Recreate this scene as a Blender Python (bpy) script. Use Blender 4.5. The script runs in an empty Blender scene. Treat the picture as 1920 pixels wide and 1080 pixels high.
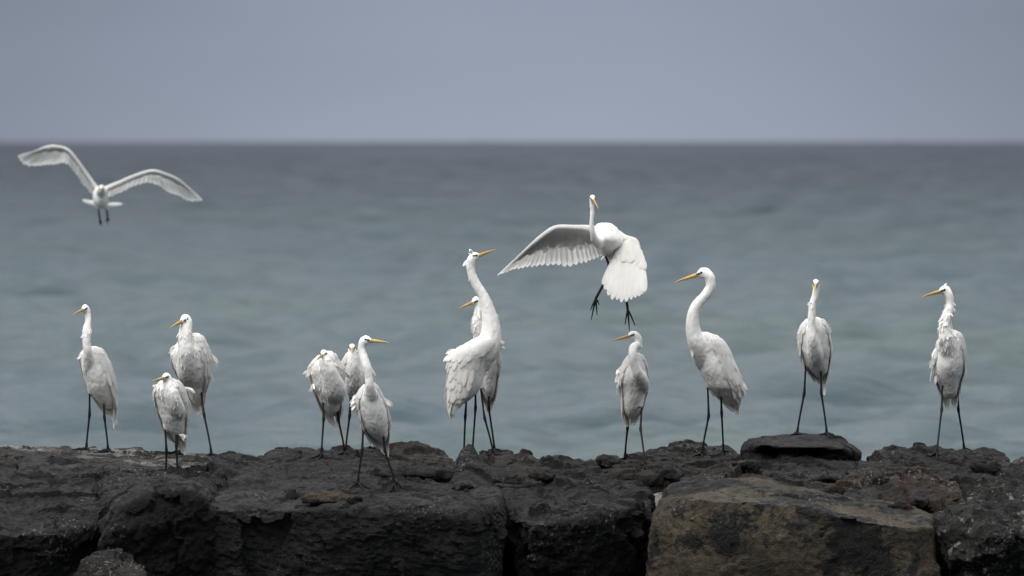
import bpy, bmesh, math, random
import numpy as np
from mathutils import Vector
from mathutils.bvhtree import BVHTree

random.seed(7)
RNG = np.random.default_rng(7)
scn = bpy.context.scene
COL = scn.collection

# ------------------------------------------------------------------ camera
F = 16000.0                       # pixels per unit slope (300 mm lens, 36 mm sensor, 1920 px)
CAMZ, HOR = 1.66, 264.0           # eye height above the breakwater crest, horizon row
TILT = math.atan((540 - HOR) / F)
cam = bpy.data.cameras.new('camera')
cam.lens, cam.sensor_width = 300, 36
cam.clip_start, cam.clip_end = 0.5, 60000
cam.dof.use_dof = True
cam.dof.focus_distance = 45.9
cam.dof.aperture_fstop = 4.8
camo = bpy.data.objects.new('camera', cam)
camo.location = (0, 0, CAMZ)
camo.rotation_euler = (math.pi / 2 - TILT, 0, 0)
COL.objects.link(camo)
scn.camera = camo

# ------------------------------------------------------------------ world, sun, exposure
SUN_EL, SUN_ROT = math.radians(52), math.radians(224)
w = bpy.data.worlds.new('World')
scn.world = w
w.use_nodes = True
nt = w.node_tree
nt.nodes.clear()
N = nt.nodes.new
L = nt.links.new
out = N('ShaderNodeOutputWorld')
sky = N('ShaderNodeTexSky')
sky.sky_type = 'NISHITA'
sky.sun_disc = False
sky.sun_elevation, sky.sun_rotation = SUN_EL, SUN_ROT
sky.air_density, sky.dust_density = 1.0, 3.0
bg1 = N('ShaderNodeBackground')
bg1.inputs[1].default_value = 0.05
L(sky.outputs[0], bg1.inputs[0])
tc = N('ShaderNodeTexCoord')
sep = N('ShaderNodeSeparateXYZ')
L(tc.outputs['Generated'], sep.inputs[0])
ramp = N('ShaderNodeValToRGB')
el = ramp.color_ramp.elements
el[0].position = 0.0; el[0].color = (0.338, 0.381, 0.476, 1)
el[1].position = 1.0; el[1].color = (2.95, 3.0, 3.06, 1)
for p, c in ((0.018, (0.298, 0.341, 0.435)), (0.07, (0.28, 0.31, 0.37)), (0.35, (0.66, 0.69, 0.73)), (0.65, (2.0, 2.04, 2.1))):
    e = el.new(p); e.color = (*c, 1)
L(sep.outputs[2], ramp.inputs[0])
# lens vignette painted into the sky: brighter straight out to sea, dimmer sideways
vig = N('ShaderNodeMath'); vig.operation = 'ABSOLUTE'
L(sep.outputs[0], vig.inputs[0])
mr = N('ShaderNodeMapRange'); mr.interpolation_type = 'SMOOTHSTEP'
mr.inputs[1].default_value = 0.005; mr.inputs[2].default_value = 0.085
mr.inputs[3].default_value = 1.0; mr.inputs[4].default_value = 0.70
L(vig.outputs[0], mr.inputs[0])
mp = N('ShaderNodeMapping'); mp.inputs['Scale'].default_value = (14, 14, 60)
L(tc.outputs['Generated'], mp.inputs[0])
nz = N('ShaderNodeTexNoise'); nz.inputs['Scale'].default_value = 1.0; nz.inputs['Detail'].default_value = 3
L(mp.outputs[0], nz.inputs[0])
mr2 = N('ShaderNodeMapRange')
mr2.inputs[1].default_value = 0.3; mr2.inputs[2].default_value = 0.7
mr2.inputs[3].default_value = 0.96; mr2.inputs[4].default_value = 1.04
L(nz.outputs[0], mr2.inputs[0])
mul = N('ShaderNodeMath'); mul.operation = 'MULTIPLY'
L(mr.outputs[0], mul.inputs[0]); L(mr2.outputs[0], mul.inputs[1])
low = N('ShaderNodeMapRange')          # the land behind the camera and whatever lies under the horizon is dark
low.inputs[1].default_value = -0.03; low.inputs[2].default_value = -0.002
low.inputs[3].default_value = 0.15; low.inputs[4].default_value = 1.0
L(sep.outputs[2], low.inputs[0])
# low sky behind the camera dimmed, added to keep bellies and rock fronts dark
rear_dim = N('ShaderNodeMapRange'); rear_dim.interpolation_type = 'SMOOTHSTEP'
rear_dim.inputs[1].default_value = -0.5; rear_dim.inputs[2].default_value = 0.3
rear_dim.inputs[3].default_value = 1.0; rear_dim.inputs[4].default_value = 0.0
L(sep.outputs[1], rear_dim.inputs[0])
rear_dim2 = N('ShaderNodeMapRange'); rear_dim2.interpolation_type = 'SMOOTHSTEP'
rear_dim2.inputs[1].default_value = 0.1; rear_dim2.inputs[2].default_value = 0.5
rear_dim2.inputs[3].default_value = 0.8; rear_dim2.inputs[4].default_value = 0.0
L(sep.outputs[2], rear_dim2.inputs[0])
bm1 = N('ShaderNodeMath'); bm1.operation = 'MULTIPLY'
L(rear_dim.outputs[0], bm1.inputs[0]); L(rear_dim2.outputs[0], bm1.inputs[1])
bm2 = N('ShaderNodeMath'); bm2.operation = 'SUBTRACT'; bm2.inputs[0].default_value = 1.0
L(bm1.outputs[0], bm2.inputs[1])
bm3 = N('ShaderNodeMath'); bm3.operation = 'MULTIPLY'
L(bm2.outputs[0], bm3.inputs[0]); L(low.outputs[0], bm3.inputs[1])
mul2 = N('ShaderNodeMath'); mul2.operation = 'MULTIPLY'
L(mul.outputs[0], mul2.inputs[0]); L(bm3.outputs[0], mul2.inputs[1])
bg2 = N('ShaderNodeBackground')
L(ramp.outputs[0], bg2.inputs[0]); L(mul2.outputs[0], bg2.inputs[1])
mixw = N('ShaderNodeMixShader'); mixw.inputs[0].default_value = 0.97
L(bg1.outputs[0], mixw.inputs[1]); L(bg2.outputs[0], mixw.inputs[2])
L(mixw.outputs[0], out.inputs[0])

sun = bpy.data.lights.new('sun', 'SUN')
sun.energy = 2.8
sun.angle = math.radians(45)
sun.color = (1.0, 0.97, 0.93)
suno = bpy.data.objects.new('sun', sun)
suno.rotation_euler = (math.radians(90) - SUN_EL, 0, math.radians(136) + math.pi)
suno.location = (0, 0, 30)
COL.objects.link(suno)

scn.view_settings.view_transform = 'Standard'
scn.view_settings.look = 'None'
scn.view_settings.exposure = 0.0
scn.view_settings.gamma = 1.0


# ------------------------------------------------------------------ helpers
CT, ST = math.cos(TILT), math.sin(TILT)


def P(px, py, d):
    """Point at distance d out to sea that the photograph shows at (px, py)."""
    a, b = (px - 960) / F, (540 - py) / F
    dy, dz = CT + b * ST, -ST + b * CT
    s = d / dy
    return np.array((a * s, d, CAMZ + dz * s))


def hash3(ix, iy, iz, seed):
    h = (ix.astype(np.int64) * 374761393 + iy.astype(np.int64) * 668265263 + iz.astype(np.int64) * 2147483647 + seed * 974711) & 0x7fffffff
    h = ((h ^ (h >> 13)) * 1274126177) & 0x7fffffff
    h = ((h ^ (h >> 16)) * 668265263) & 0x7fffffff
    return (h ^ (h >> 15))


GR = np.array([(1, 1, 0), (-1, 1, 0), (1, -1, 0), (-1, -1, 0), (1, 0, 1), (-1, 0, 1), (1, 0, -1), (-1, 0, -1),
               (0, 1, 1), (0, -1, 1), (0, 1, -1), (0, -1, -1)], float)


def perlin(p, seed=0):
    i = np.floor(p).astype(np.int64)
    f = p - i
    u = f * f * f * (f * (f * 6 - 15) + 10)
    r = np.zeros(len(p))
    for dx in (0, 1):
        for dy in (0, 1):
            for dz in (0, 1):
                g = GR[hash3(i[:, 0] + dx, i[:, 1] + dy, i[:, 2] + dz, seed) % 12]
                d = f - (dx, dy, dz)
                wt = (u[:, 0] if dx else 1 - u[:, 0]) * (u[:, 1] if dy else 1 - u[:, 1]) * (u[:, 2] if dz else 1 - u[:, 2])
                r += wt * (g * d).sum(1)
    return r


def fbm(p, octs=4, seed=0, ridged=False):
    a, s, r = 1.0, 1.0, np.zeros(len(p))
    for o in range(octs):
        n = perlin(p * s + 17.3 * o, seed + o)
        r += a * ((1 - 2.2 * np.abs(n)) if ridged else n)
        a *= 0.5; s *= 2.03
    return r


def facets(p, seed):
    """Tilted-plane offsets of jittered cells: the broken faces of quarried stone."""
    i = np.floor(p).astype(np.int64)
    best = np.full(len(p), 9e9); val = np.zeros(len(p))
    for dx in (-1, 0, 1):
        for dy in (-1, 0, 1):
            for dz in (-1, 0, 1):
                a, b, c = i[:, 0] + dx, i[:, 1] + dy, i[:, 2] + dz
                h = hash3(a, b, c, seed)
                ctr = np.column_stack([a + (h & 255) / 255, b + ((h >> 8) & 255) / 255, c + ((h >> 16) & 255) / 255])
                r = p - ctr
                d2 = (r * r).sum(1)
                g = GR[h % 12]
                u = d2 < best
                best = np.where(u, d2, best)
                val = np.where(u, (g * r).sum(1) + (((h >> 5) & 127) / 127 - .5) * .5, val)
    return val


def link(name, me, mat=None, parent=None, loc=None):
    o = bpy.data.objects.new(name, me)
    if mat is not None:
        for m in (mat if isinstance(mat, (list, tuple)) else [mat]):
            me.materials.append(m)
    if parent is not None:
        o.parent = parent
    if loc is not None:
        o.location = loc
    COL.objects.link(o)
    return o


def mesh(name, v, f, smooth=True):
    me = bpy.data.meshes.new(name)
    me.from_pydata([tuple(x) for x in v], [], f)
    if smooth:
        me.polygons.foreach_set('use_smooth', [True] * len(me.polygons))
    me.update()
    return me


def evaluated(me, mods):
    """Mesh after a list of (type, settings) modifiers."""
    o = bpy.data.objects.new('temp', me)
    COL.objects.link(o)
    for t, kw in mods:
        m = o.modifiers.new(t, t)
        for k, v in kw.items():
            setattr(m, k, v)
    dg = bpy.context.evaluated_depsgraph_get()
    r = bpy.data.meshes.new_from_object(o.evaluated_get(dg), depsgraph=dg)
    bpy.data.objects.remove(o)
    return r


def co_of(me):
    a = np.empty(len(me.vertices) * 3)
    me.vertices.foreach_get('co', a)
    return a.reshape(-1, 3)


def no_of(me):
    a = np.empty(len(me.vertices) * 3)
    me.vertices.foreach_get('normal', a)
    return a.reshape(-1, 3)


def set_co(me, c):
    me.vertices.foreach_set('co', np.ascontiguousarray(c).ravel())
    me.update()


def unit(v):
    v = np.asarray(v, float)
    return v / max(np.linalg.norm(v), 1e-9)


def spline(pts, n):
    """Catmull-Rom through rows of numbers, n samples."""
    p = np.asarray(pts, float)
    q = np.vstack([2 * p[0] - p[1], p, 2 * p[-1] - p[-2]])
    o = []
    for t in np.linspace(0, len(p) - 1 - 1e-6, n):
        i = int(t); f = t - i
        a, b, c, d = q[i], q[i + 1], q[i + 2], q[i + 3]
        o.append(0.5 * (2 * b + (c - a) * f + (2 * a - 5 * b + 4 * c - d) * f * f + (3 * b - a - 3 * c + d) * f ** 3))
    return np.array(o)


class MB:
    def __init__(self):
        self.v, self.f, self.m = [], [], []

    def add(self, v, f, m=0):
        b = len(self.v)
        self.v.extend([tuple(x) for x in v])
        self.f.extend([tuple(i + b for i in q) for q in f])
        self.m.extend([m] * len(f))

    def rings(self, rings, m=0):
        """Closed tube through rings of equal size, capped by fans."""
        n = len(rings[0]); v = [p for r in rings for p in r]; f = []
        for k in range(len(rings) - 1):
            for i in range(n):
                j = (i + 1) % n
                f.append((k * n + i, k * n + j, (k + 1) * n + j, (k + 1) * n + i))
        a = len(v); v.append(np.mean(rings[0], 0)); b = len(v); v.append(np.mean(rings[-1], 0))
        for i in range(n):
            j = (i + 1) % n
            f.append((a, j, i)); f.append((b, (len(rings) - 1) * n + i, (len(rings) - 1) * n + j))
        self.add(v, f, m)

    def tube(self, pts, rad, n=12, sub=0, m=0, flat=1.0, flat_dir=None):
        p = np.asarray(pts, float); r = np.asarray(rad, float)
        if sub:
            q = spline(np.column_stack([p, r]), sub); p, r = q[:, :3], np.maximum(q[:, 3], 1e-4)
        # rounded ends
        t0, t1 = unit(p[1] - p[0]), unit(p[-1] - p[-2])
        p = np.vstack([p[0] - t0 * r[0] * .9, p[0] - t0 * r[0] * .5, p, p[-1] + t1 * r[-1] * .5, p[-1] + t1 * r[-1] * .9])
        r = np.concatenate([[r[0] * .3, r[0] * .8], r, [r[-1] * .8, r[-1] * .3]])
        rings = []
        up = np.array((0.13, 0.97, 0.21)) if flat_dir is None else np.asarray(flat_dir, float)
        for k in range(len(p)):
            t = unit(p[min(k + 1, len(p) - 1)] - p[max(k - 1, 0)])
            s = unit(np.cross(t, up)); u = np.cross(s, t)
            up = u
            rings.append([p[k] + r[k] * (math.cos(a) * s + math.sin(a) * u * flat) for a in np.linspace(0, 2 * math.pi, n, endpoint=False)])
        self.rings(rings, m)

    def ball(self, c, ax, n=10, m=0):
        """Ellipsoid with three axis vectors."""
        rings = []
        for t in np.linspace(0.12, math.pi - 0.12, n):
            rings.append([np.asarray(c) + math.cos(t) * np.asarray(ax[0]) + math.sin(t) * (math.cos(a) * np.asarray(ax[1]) + math.sin(a) * np.asarray(ax[2]))
                          for a in np.linspace(0, 2 * math.pi, 12, endpoint=False)])
        self.rings(rings, m)

    def feather(self, b, d, nrm, ln, wd, lift=0.0, curl=0.0, camber=0.12, point=0.35, m=0):
        d = unit(d); nrm = unit(np.asarray(nrm) - d * np.dot(nrm, d)); s = np.cross(d, nrm)
        st = (0, .2, .45, .7, .86, .95, 1)
        hw = (.25, .75, 1, 1, .92 - .4 * point, .68 - .48 * point, .22 - .16 * point)
        v, f = [], []
        for k, (t, h) in enumerate(zip(st, hw)):
            c = np.asarray(b) + d * ln * t + nrm * (lift * ln * t + curl * ln * t * t)
            h *= wd * .5
            v += [c - s * h, c + nrm * camber * h * 1.5, c + s * h]
            if k:
                o = 3 * k
                f += [(o - 3, o - 2, o + 1, o), (o - 2, o - 1, o + 2, o + 1)]
        self.add(v, f, m)

    def build(self, name, mat, parent=None, origin=(0, 0, 0), smooth=True):
        v = np.asarray(self.v) - np.asarray(origin)
        me = mesh(name, v, self.f, smooth)
        me.polygons.foreach_set('material_index', self.m)
        return link(name, me, mat, parent)


def tag(o, label, cat, group=None, kind=None):
    if label: o['label'] = label
    if cat: o['category'] = cat
    if group: o['group'] = group
    if kind: o['kind'] = kind
    return o


# ------------------------------------------------------------------ materials
def new_mat(name):
    m = bpy.data.materials.new(name)
    m.use_nodes = True
    t = m.node_tree
    b = t.nodes['Principled BSDF']
    return m, t, b


def nn(t, kind, **inp):
    n = t.nodes.new(kind)
    for k, v in inp.items():
        n.inputs[k].default_value = v
    return n


def noise(t, vec, scale, detail=4, rough=.55):
    n = nn(t, 'ShaderNodeTexNoise', Scale=scale, Detail=detail, Roughness=rough)
    t.links.new(vec, n.inputs['Vector'])
    return n.outputs['Fac']


def mrange(t, val, a, b, c=0.0, d=1.0):
    n = nn(t, 'ShaderNodeMapRange')
    for k, x in zip((1, 2, 3, 4), (a, b, c, d)):
        n.inputs[k].default_value = x
    t.links.new(val, n.inputs[0])
    return n.outputs[0]


def mixc(t, fac, a, b):
    n = t.nodes.new('ShaderNodeMix'); n.data_type = 'RGBA'
    if isinstance(fac, float): n.inputs[0].default_value = fac
    else: t.links.new(fac, n.inputs[0])
    for s, x in ((6, a), (7, b)):
        if isinstance(x, tuple): n.inputs[s].default_value = (*x, 1)
        else: t.links.new(x, n.inputs[s])
    return n.outputs[2]


def mth(t, op, a, b=None):
    n = t.nodes.new('ShaderNodeMath'); n.operation = op
    for i, x in enumerate((a, b)):
        if x is None: continue
        if isinstance(x, (int, float)): n.inputs[i].default_value = x
        else: t.links.new(x, n.inputs[i])
    return n.outputs[0]


def plumage(name, base, trans, bump):
    m, t, b = new_mat(name)
    tc = t.nodes.new('ShaderNodeTexCoord')
    mp = nn(t, 'ShaderNodeMapping'); mp.inputs['Scale'].default_value = (1, 1, .35)
    t.links.new(tc.outputs['Object'], mp.inputs[0])
    n1 = noise(t, mp.outputs[0], 28, 4)
    c = mixc(t, mrange(t, n1, .3, .75), base, tuple(x * y for x, y in zip(base, (.93, .915, .885))))
    t.links.new(c, b.inputs['Base Color'])
    b.inputs['Roughness'].default_value = .85
    b.inputs['Specular IOR Level'].default_value = .15
    n2 = noise(t, mp.outputs[0], 95, 5, .65)
    bp = nn(t, 'ShaderNodeBump', Strength=bump, Distance=.008)
    t.links.new(n2, bp.inputs['Height'])
    t.links.new(bp.outputs[0], b.inputs['Normal'])
    if trans:
        tr = t.nodes.new('ShaderNodeBsdfTranslucent')
        t.links.new(c, tr.inputs[0])
        mx = nn(t, 'ShaderNodeMixShader'); mx.inputs[0].default_value = trans
        t.links.new(b.outputs[0], mx.inputs[1]); t.links.new(tr.outputs[0], mx.inputs[2])
        t.links.new(mx.outputs[0], t.nodes['Material Output'].inputs[0])
    return m


def plain(name, base, rough, var=.25, scale=60):
    m, t, b = new_mat(name)
    tc = t.nodes.new('ShaderNodeTexCoord')
    n1 = noise(t, tc.outputs['Object'], scale, 3)
    t.links.new(mixc(t, mrange(t, n1, .3, .7), base, tuple(x * (1 - var) for x in base)), b.inputs['Base Color'])
    b.inputs['Roughness'].default_value = rough
    return m


M_BODY = plumage('white_plumage', (.84, .835, .82), 0, .28)
M_OPEN = plumage('open_wing_feather', (.85, .845, .83), .5, .1)
M_FEATH = plumage('white_feather', (.85, .845, .83), .36, .12)
M_LEG = plain('black_leg_skin', (.008, .008, .009), .65)
M_LEG.node_tree.nodes['Principled BSDF'].inputs['Specular IOR Level'].default_value = .15
M_BILL = plain('yellow_bill', (.56, .345, .095), .4, .35, 25)
M_LORE = plain('green_lore_skin', (.07, .085, .045), .5)
M_EYE = plain('dark_eye', (.006, .006, .006), .15)


def rock_mat(name, dark, light, patch, thr, speck, guano=0.0, pscale=4.3, mott=.4):
    m, t, b = new_mat(name)
    geo = t.nodes.new('ShaderNodeNewGeometry')
    pos = geo.outputs['Position']
    n1 = noise(t, pos, 2.6, 6, .6)
    n2 = noise(t, pos, 16, 8, .72)
    n3 = noise(t, pos, 38, 8, .75)
    c = mixc(t, mrange(t, mth(t, 'ADD', mth(t, 'MULTIPLY', n1, 1 - mott), mth(t, 'MULTIPLY', n2, mott)), .40, .60), dark, tuple(x * 1.18 for x in light))
    c = mixc(t, mrange(t, n3, .36, .56, .75, 0), c, tuple(x * .3 for x in dark))
    pt = mth(t, 'ADD', mth(t, 'MULTIPLY', noise(t, pos, pscale, 6, .62), .8), mth(t, 'MULTIPLY', n2, .2))
    c = mixc(t, mrange(t, pt, thr, thr + .035), c, patch)
    # pale salt and lichen specks, with white wet glints painted in as colour
    cl = mth(t, 'ADD', mth(t, 'MULTIPLY', noise(t, pos, 2.3, 5, .65), .7), mth(t, 'MULTIPLY', n2, .3))
    sn = noise(t, pos, 60, 5, .7)
    sm = mth(t, 'MULTIPLY', mrange(t, sn, .575, .64), mrange(t, cl, .56 - .05 * speck, .62 - .05 * speck))
    c = mixc(t, mth(t, 'MULTIPLY', sm, .75), c, (.30, .29, .27))
    if guano:
        gn = noise(t, pos, 7.0, 9, .78)
        g2 = noise(t, pos, .9, 2, .5)
        gm = mth(t, 'MULTIPLY', mrange(t, gn, .6 - .12 * guano, .66 - .12 * guano), mrange(t, g2, .40, .52))
        c = mixc(t, mth(t, 'MULTIPLY', gm, .85), c, (.25, .245, .23))
    oi = t.nodes.new('ShaderNodeObjectInfo')            # every stone has its own tone
    hs = t.nodes.new('ShaderNodeHueSaturation')
    t.links.new(mrange(t, oi.outputs['Random'], 0, 1, .62, 1.3), hs.inputs['Value'])
    t.links.new(c, hs.inputs['Color'])
    c = hs.outputs['Color']
    # cracks
    wv = t.nodes.new('ShaderNodeVectorMath'); wv.operation = 'MULTIPLY_ADD'
    wn = nn(t, 'ShaderNodeTexNoise', Scale=5.0, Detail=5.0); t.links.new(pos, wn.inputs['Vector'])
    t.links.new(wn.outputs['Color'], wv.inputs[0]); wv.inputs[1].default_value = (.55, .55, .55); t.links.new(pos, wv.inputs[2])
    vc = nn(t, 'ShaderNodeTexVoronoi', Scale=2.1); vc.feature = 'DISTANCE_TO_EDGE'
    t.links.new(wv.outputs[0], vc.inputs['Vector'])
    crack = mth(t, 'MULTIPLY', mrange(t, vc.outputs['Distance'], .004, .022, 1, 0), mrange(t, n1, .44, .52))
    c = mixc(t, mth(t, 'MULTIPLY', crack, .4), c, tuple(x * .3 for x in dark))
    t.links.new(c, b.inputs['Base Color'])
    t.links.new(mrange(t, n2, .35, .65, .42, .88), b.inputs['Roughness'])
    b.inputs['Specular IOR Level'].default_value = .26
    n4 = noise(t, pos, 95, 4, .6)
    h = mth(t, 'ADD', mth(t, 'ADD', n2, mth(t, 'MULTIPLY', n3, .7)), mth(t, 'MULTIPLY', n4, .25))
    h = mth(t, 'SUBTRACT', h, mth(t, 'MULTIPLY', crack, .25))
    bp = nn(t, 'ShaderNodeBump', Strength=1.0, Distance=.05)
    t.links.new(mrange(t, noise(t, pos, 3.7, 3, .5), .35, .62, .6, 1.0), bp.inputs['Strength'])
    t.links.new(h, bp.inputs['Height'])
    t.links.new(bp.outputs[0], b.inputs['Normal'])
    return m


RM = {
    'dark': rock_mat('dark_basalt', (0.0040, 0.0034, 0.0029), (0.0113, 0.0095, 0.0081), (0.0028, 0.0025, 0.0022), .58, .7),
    'grey': rock_mat('grey_basalt', (0.0086, 0.0082, 0.0080), (0.0286, 0.0275, 0.0283), (0.0056, 0.0053, 0.0050), .60, .6),
    'warm': rock_mat('weathered_basalt', (0.0057, 0.0042, 0.0030), (0.0169, 0.0127, 0.0089), (0.0033, 0.0028, 0.0022), .57, .8),
    'brown': rock_mat('brown_sandstone', (.035, .0275, .0170), (.094, .074, .049), (.0075, .0072, .007), .498, .2, pscale=2.6),
    'red': rock_mat('rusty_basalt', (0.0086, 0.0051, 0.0031), (0.0361, 0.0180, 0.0092), (0.0046, 0.0038, 0.0030), .54, .5),
    'lichen': rock_mat('lichen_basalt', (0.0043, 0.0041, 0.0033), (0.0118, 0.0110, 0.0086), (0.1462, 0.1394, 0.1386), .575, 1.5, pscale=13),
    'pale': rock_mat('guano_slab', (0.0101, 0.0082, 0.0062), (0.0311, 0.0257, 0.0202), (0.0062, 0.0058, 0.0054), .58, .9, 1.0),
    'light': rock_mat('pale_limestone', (0.0810, 0.0743, 0.0675), (0.2700, 0.2565, 0.2362), (0.0405, 0.0338, 0.0297), .60, .3),
}

# ------------------------------------------------------------------ sea
SEA = -1.3


def build_sea():
    ang = np.concatenate([-np.radians(np.linspace(74, 5.2, 40)), np.radians(np.linspace(-5, 5, 300)), np.radians(np.linspace(5.2, 74, 40))])
    d = np.concatenate([np.linspace(18, 58, 40), 60 * np.exp(np.linspace(0, math.log(20000 / 60), 2500))])
    A, D = np.meshgrid(ang, d)
    X, Y = D * np.tan(A), D.copy()
    dr = np.gradient(d)[:, None] * np.ones_like(A)
    dc = D * np.gradient(ang)[None, :] / np.cos(A) ** 2
    sp = np.maximum(dr * .8, dc * .5)
    Z = np.zeros_like(X)
    rg = np.random.default_rng(3)
    amp = np.interp(d, [0, 100, 200, 600, 1500, 20000], [.5, .5, .6, .9, 1.1, 1.1])[:, None]
    swell = np.interp(d, [0, 250, 1100, 20000], [0, 0, 1, 1])[:, None]
    for i in range(16):
        lam = rg.uniform(40, 125); th = rg.normal(0, .75) + math.pi / 2
        k = 2 * math.pi / lam
        att = np.clip((lam / sp - 2.0) / 3.0, 0, 1)
        Z += .25 * swell * att * np.sin(k * (X * math.cos(th) + Y * math.sin(th)) + rg.random() * 6.283)
    for i in range(90):
        lam = 0.4 * (7.5 / 0.4) ** rg.random()
        th = rg.normal(0, .5) + math.pi / 2 + .12
        k = 2 * math.pi / lam
        a = .0150 * lam ** .9
        att = np.clip((lam / sp - 2.0) / 3.0, 0, 1)
        att = att * att * (3 - 2 * att)
        ph = k * (X * math.cos(th) + Y * math.sin(th)) + rg.random() * 6.283
        Z += a * amp * att * (np.sin(ph) + .25 * np.sin(2 * ph + 1.2))
    Z += SEA
    nr, nc = X.shape
    v = np.column_stack([X.ravel(), Y.ravel(), Z.ravel()])
    idx = np.arange(nr * nc).reshape(nr, nc)
    q = np.stack([idx[:-1, :-1], idx[:-1, 1:], idx[1:, 1:], idx[1:, :-1]], -1).reshape(-1, 4)
    me = bpy.data.meshes.new('sea')
    me.vertices.add(len(v)); me.vertices.foreach_set('co', v.ravel())
    me.loops.add(q.size); me.loops.foreach_set('vertex_index', q.ravel().astype(np.int32))
    me.polygons.add(len(q)); me.polygons.foreach_set('loop_start', np.arange(0, q.size, 4, dtype=np.int32))
    me.update(calc_edges=True); me.validate()
    me.polygons.foreach_set('use_smooth', [True] * len(q))
    m, t, b = new_mat('sea_water')
    geo = t.nodes.new('ShaderNodeNewGeometry')
    sp_ = t.nodes.new('ShaderNodeSeparateXYZ'); t.links.new(geo.outputs['Position'], sp_.inputs[0])
    mp = nn(t, 'ShaderNodeMapping'); mp.inputs['Scale'].default_value = (.03, .012, 0)
    t.links.new(geo.outputs['Position'], mp.inputs[0])
    pn = noise(t, mp.outputs[0], 1.0, 4, .6)
    # turbid green water over the shallows, deeper and bluer farther out
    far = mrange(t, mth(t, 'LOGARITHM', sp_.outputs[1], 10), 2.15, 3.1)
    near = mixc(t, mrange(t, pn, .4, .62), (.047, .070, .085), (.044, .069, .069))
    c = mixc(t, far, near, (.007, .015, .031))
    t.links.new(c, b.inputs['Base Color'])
    b.inputs['Roughness'].default_value = .2
    b.inputs['IOR'].default_value = 1.33
    b.inputs['Specular IOR Level'].default_value = .27
    mp2 = nn(t, 'ShaderNodeMapping'); mp2.inputs['Scale'].default_value = (.55, 1.4, 1)
    t.links.new(geo.outputs['Position'], mp2.inputs[0])
    bn = noise(t, mp2.outputs[0], 1.0, 6, .62)
    bp = nn(t, 'ShaderNodeBump', Strength=1.0, Distance=.12)
    t.links.new(mrange(t, far, 0, 1, .12, .9), bp.inputs['Distance'])
    t.links.new(bn, bp.inputs['Height'])
    t.links.new(bp.outputs[0], b.inputs['Normal'])
    o = link('sea', me, m)
    tag(o, 'choppy grey green sea reaching to the horizon behind the breakwater', 'sea', kind='structure')


build_sea()

# ------------------------------------------------------------------ breakwater boulders
ROCK_TRIS = []
ROCK_BVH = []
GROUP_R = 'boulders of the breakwater'


def rock(label, mat, pts, bot=1420, back=0.0, vox=.0125, amp=.02, seed=0, rnd=3, cat='boulder', bx=None, bd=None, big=1.0, under=.12, rough=.8):
    pw = [P(*p) for p in pts]
    xs = [p[0] for p in pts]; ds = [p[2] for p in pts]
    if bot:
        x0, x1 = bx or (min(xs) + 6, max(xs) - 6)
        d0, d1 = bd or (min(ds) + under, max(ds) + back)
        for x in (x0, x1):
            for d in (d0, d1):
                pw.append(P(x, bot, d))
    bm = bmesh.new()
    for p in pw:
        bm.verts.new(p)
    r = bmesh.ops.convex_hull(bm, input=bm.verts)
    bmesh.ops.delete(bm, geom=list({g for g in r['geom_interior'] + r['geom_unused'] if isinstance(g, bmesh.types.BMVert)}), context='VERTS')
    me0 = bpy.data.meshes.new('hull'); bm.to_mesh(me0); bm.free()
    c = co_of(me0).mean(0)
    me = evaluated(me0, [('REMESH', dict(mode='VOXEL', voxel_size=vox)), ('SMOOTH', dict(factor=.5, iterations=rnd))])
    co = co_of(me); no = no_of(me)
    s = seed * 13.7
    q = co + s
    rr = np.random.default_rng(900 + seed)
    R = np.linalg.qr(rr.normal(size=(3, 3)))[0]
    tilt = unit((rr.normal(0, .35), rr.normal(0, .35), 1))          # bedding of the stone
    bed = q + (q @ tilt)[:, None] * tilt * rr.uniform(.6, 2.2)
    wq = q + .05 * np.column_stack([fbm(q * 6, 2, seed + 51), fbm(q * 6, 2, seed + 52), fbm(q * 6, 2, seed + 53)])
    low = fbm(q * 2.3 / big, 3, seed)
    f1 = facets(wq @ R * rr.uniform(2.4, 3.6) / big, seed + 3)
    f2 = facets(wq @ R * rr.uniform(7, 11), seed + 4)
    ridge = fbm(bed * rr.uniform(5, 8), 4, seed + 11, True) - .7
    fine = fbm(bed * 19, 3, seed + 21)
    grit = fbm(bed @ R * 46, 2, seed + 61, True) - .7
    pit = np.minimum(0, fbm(q * 9, 2, seed + 41) + .15)
    dsp = amp * (1.5 * low * big + rough * (rr.uniform(1.2, 2.0) * f1 + rr.uniform(.5, 1.0) * f2 + rr.uniform(.2, .6) * ridge + rr.uniform(.1, .8) * pit) + (.12 + .3 * rough) * fine + .25 * rough * grit)
    if min(ds) > 44.85:
        dsp *= 1.15
    co = co + no * dsp[:, None]
    set_co(me, co)
    ROCK_BVH.append(BVHTree.FromPolygons([tuple(x) for x in co], [tuple(p.vertices) for p in me.polygons]))
    set_co(me, co - c)
    me.polygons.foreach_set('use_smooth', [True] * len(me.polygons))
    me.set_sharp_from_angle(angle=math.radians(32))
    me.name = 'boulder'
    o = link('boulder', me, RM[mat], loc=c)
    tag(o, label, cat, GROUP_R)
    return o


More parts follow.
